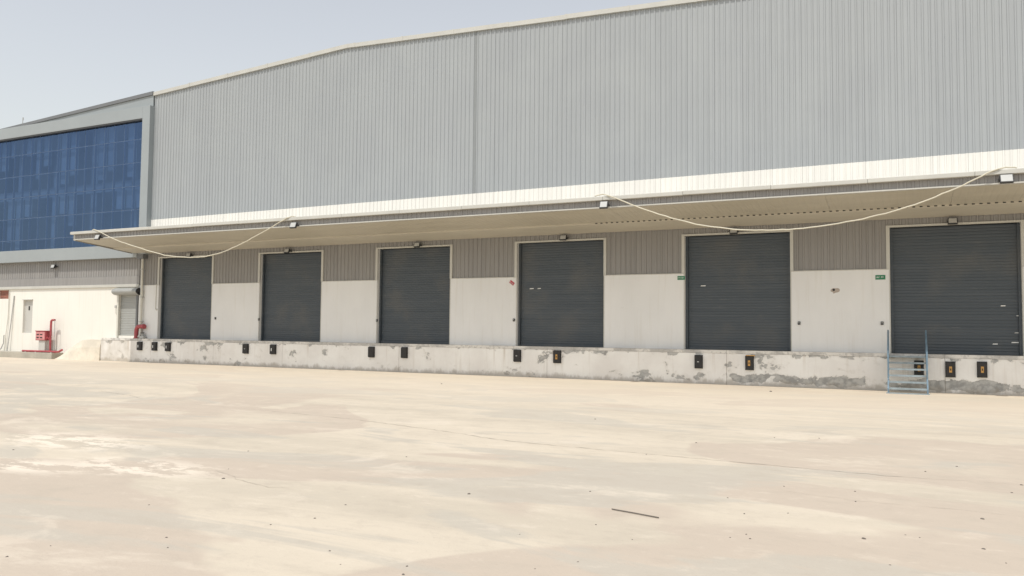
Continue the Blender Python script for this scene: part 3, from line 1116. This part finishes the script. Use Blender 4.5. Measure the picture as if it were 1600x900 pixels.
sign(-6.515, 3.43, .25, .125, 0, 'green', 'small green sign with white print left of the fifth roller door', strokes(-.42, .40, -.12, .16, 7, 3))
sign(-.54, 3.335, .27, .135, 0, 'green', 'small green sign with white print left of the last roller door', strokes(-.42, -.04, -.14, .18, 4, 4) + strokes(.06, .30, -.14, .18, 3, 5))
sign(-12.73, 3.37, .20, .115, R(-36), 'sign_red', 'small red sign hanging askew left of the fourth roller door', strokes(-.45, .45, -.10, .12, 6, 6) + [(-.45, .45, -.40, -.34)])
for (x, z), lb in zip(((-27.30, 2.04), (-24.77, 2.0), (-18.64, 1.98), (-12.63, 2.02), (-2.84, 1.96), (-.51, 1.97)),
                      ('right of the first roller door', 'left of the second roller door', 'left of the third roller door', 'left of the fourth roller door', 'right of the fifth roller door', 'left of the last roller door')):
    t = thing('door_switch', (x, -.03, z), 'tiny dark switch on the white wall ' + lb, 'switch', 'tiny switches beside the doors')
    MB().box(x - .038, x + .038, -.062, -.0225, z - .05, z + .05).build('switch_box', 'lamp_body', t, bevel=.008)
    MB().tube([(x, -.062, z + .01), (x, -.078, z + .01)], .017, 8).build('button', 'galv', t)

# ------------------------------------------------------------------ fire-fighting gear
hb = thing('hose_cabinet', (-38.57, -.4, .30), 'faded red fire hose cabinet on a pale pedestal by the white wall', 'hose cabinet')
b = MB().box(-38.95, -38.20, -.52, -.27, .90, 1.35).build('cabinet', 'red', hb, bevel=.012)
dr = MB().box(-38.92, -38.23, -.535, -.5205, .93, 1.32).build('cabinet_door', 'red_faded', hb, bevel=.004)
gl = MB()
for (a, c) in ((-38.84, 1.16), (-38.58, 1.16), (-38.84, 1.01), (-38.58, 1.01)):
    gl.box(a, a + .18, -.541, -.5355, c, c + .06)
gl.build('print_bar', 'dark_gap', dr)  # dark bars stand in for the rows of lettering
MB().box(-38.97, -38.18, -.545, -.25, 1.352, 1.385).build('rain_lid', 'red', hb)
MB().box(-38.77, -38.30, -.46, -.30, .30, .898).build('pedestal', 'hatch', hb)
rs = thing('fire_riser_pipe', (-38.03, -.3, .30), 'tall bent red pipe beside the hose cabinet', 'pipe')
MB().tube(spline([(-38.08, -.32, .32), (-38.08, -.32, 1.2), (-38.08, -.32, 1.78), (-38.05, -.32, 1.88), (-37.97, -.32, 1.915), (-37.80, -.32, 1.915)], 5), .052, 10).build('riser', 'red', rs, smooth=True)
MB().tube([(-38.18, -.36, .98), (-38.08, -.34, 1.0)], .06, 8).build('valve_body', 'red', rs)
MB().tube([(-38.20, -.40, 1.02), (-38.20, -.47, 1.02)], .07, 10).build('valve_wheel', 'red', rs)
MB().tube([(-37.80, -.32, 1.90), (-37.79, -.32, .32)], .020, 6).build('drain_tube', 'galv', rs)
fm = thing('fire_main_pipe', (-38.6, -.45, .30), 'red pipe lying along the concrete strip at the wall foot', 'pipe')
MB().tube([(-40.0, -.47, .355), (-37.35, -.47, .355), (-37.2, -.47, .36), (-36.95, -.47, .46)], .052, 10).build('pipe_run', 'red', fm, smooth=True)
for x in (-39.7, -38.9, -37.7):
    MB().box(x - .03, x + .03, -.54, -.40, .3005, .33).build('pipe_saddle', 'galv', fm)
el = thing('hydrant_elbow', (-32.1, -.17, 1.085), 'thick red elbow pipe standing on the dock by the service shutter', 'pipe')
MB().tube(spline([(-32.14, -.17, 1.086), (-32.14, -.17, 1.40), (-32.12, -.17, 1.53), (-32.02, -.17, 1.63), (-31.90, -.19, 1.645), (-31.62, -.20, 1.645)], 5), .092, 12).build('elbow', 'red', el, smooth=True)
MB().tube([(-31.66, -.20, 1.645), (-31.58, -.20, 1.645)], .115, 12).build('flange', 'red', el)
MB().tube([(-32.14, -.17, 1.086), (-32.14, -.17, 1.12)], .125, 12).build('base_flange', 'red', el)
vb = thing('valve_block', (-31.72, -.17, 1.085), 'squat dark valve on the dock beside the red elbow', 'valve')
MB().box(-31.88, -31.58, -.26, -.08, 1.086, 1.20).build('body', 'galv', vb, bevel=.02)
MB().tube([(-31.73, -.17, 1.20), (-31.73, -.17, 1.33)], .05, 8).build('stem', 'galv', vb)
MB().tube([(-31.73, -.17, 1.33), (-31.73, -.17, 1.36)], .09, 10).build('wheel', 'lamp_body', vb)

# thin pipes leaning and standing at the left edge
def pipe(pts, r, mat, label):
    o_ = MB().tube(pts, r, 8).build('thin_pipe', mat, None, smooth=True, origin=pts[-1])
    tag(o_, label, 'pipe', 'thin pipes at the left edge')


pipe([(-41.95, -.05, 3.42), (-41.97, -.05, 2.0), (-42.05, -.09, 1.0), (-42.08, -.1, .302)], .020, 'pale_pipe', 'thin pale pipe running down from the brick opening at the left edge')
pipe([(-41.56, -.03, 3.17), (-41.66, -.08, 1.7), (-41.76, -.16, .302)], .028, 'galv', 'grey pole leaning on the white wall left of the narrow hatch')
pipe([(-42.14, -.1, 1.12), (-42.17, -.1, 1.08), (-42.18, -.1, .7), (-42.3, -.14, .42), (-42.42, -.16, .33)], .026, 'galv', 'short bent grey pipe stub low at the left edge')
# ------------------------------------------------------------------ rod and stone chips on the yard
o = MB().tube([(-2.49, -18.87, .009), (-2.24, -18.935, .010), (-2.0, -19.0, .009)], .0055, 6).build('metal_rod', 'rod', None, origin=(-2.25, -18.93, 0))
tag(o, 'thin dark rod lying alone on the yard', 'rod')


def on_ground(px, py):
    v = rx * ((px - 800) / 1251.24) - ux * ((py - 450) / 1251.24) + fwd
    return CAM + v * (-CAM.z / v.z)


CH = [(388, 705), (635, 714), (349, 748), (733, 772), (233, 789), (260, 840), (262, 856), (423, 820), (532, 882), (515, 861), (492, 810), (540, 789), (79, 853), (11, 870), (630, 898), (636, 885), (357, 733), (690, 600), (21, 703), (922, 768), (931, 820), (903, 878), (812, 835), (836, 889), (988, 843), (1010, 710), (1088, 692), (1210, 684), (1280, 685), (1204, 612), (1137, 778), (1231, 802), (1163, 803), (1350, 842), (1336, 768), (1337, 784), (1495, 729), (1535, 811), (1537, 858), (1572, 880), (1437, 840), (1415, 836), (1391, 883), (1166, 835), (1172, 842), (1141, 840), (1581, 770), (1596, 758), (1446, 737), (1225, 760), (930, 655)]
BIG = {(1350, 842): 1.7, (733, 772): 1.5, (349, 748): 1.4, (1535, 811): 1.5, (1537, 858): 1.3, (1204, 612): 1.6, (630, 898): 1.4}
rr = random.Random(21)
stone_meshes = []
for k in range(5):
    vv, ff = [], []
    for j, zz in enumerate((-.2, .35, .75)):
        for q in range(6):
            an = q * math.tau / 6 + rr.uniform(-.25, .25)
            rad = (1.0, .95, .5)[j] * rr.uniform(.7, 1.15)
            vv.append((rad * math.cos(an), rad * .75 * math.sin(an), zz * .7 + rr.uniform(-.06, .06)))
    for j in range(2):
        for q in range(6):
            p = (q + 1) % 6
            ff.append((j * 6 + q, j * 6 + p, j * 6 + 6 + p, j * 6 + 6 + q))
    ff.append(tuple(range(12, 18)))
    me = bpy.data.meshes.new('stone_chip')
    me.from_pydata(vv, [], ff)
    me.materials.append(M['stone'])
    stone_meshes.append(me)
for c in CH:
    p = on_ground(*c)
    d = (p - CAM).length
    s_ = BIG.get(c, rr.uniform(.6, 1.05)) * .0145 * (d / 10) ** .8
    o = bpy.data.objects.new('stone_chip', rr.choice(stone_meshes))
    col.objects.link(o)
    o.location = p
    o.scale = (s_ * 1.15, s_ * 1.15, s_)
    o.rotation_euler = (0, 0, rr.uniform(0, 6.28))
    tag(o, 'tiny dark stone chip lying on the pale yard', 'stone', 'stone chips scattered on the yard')
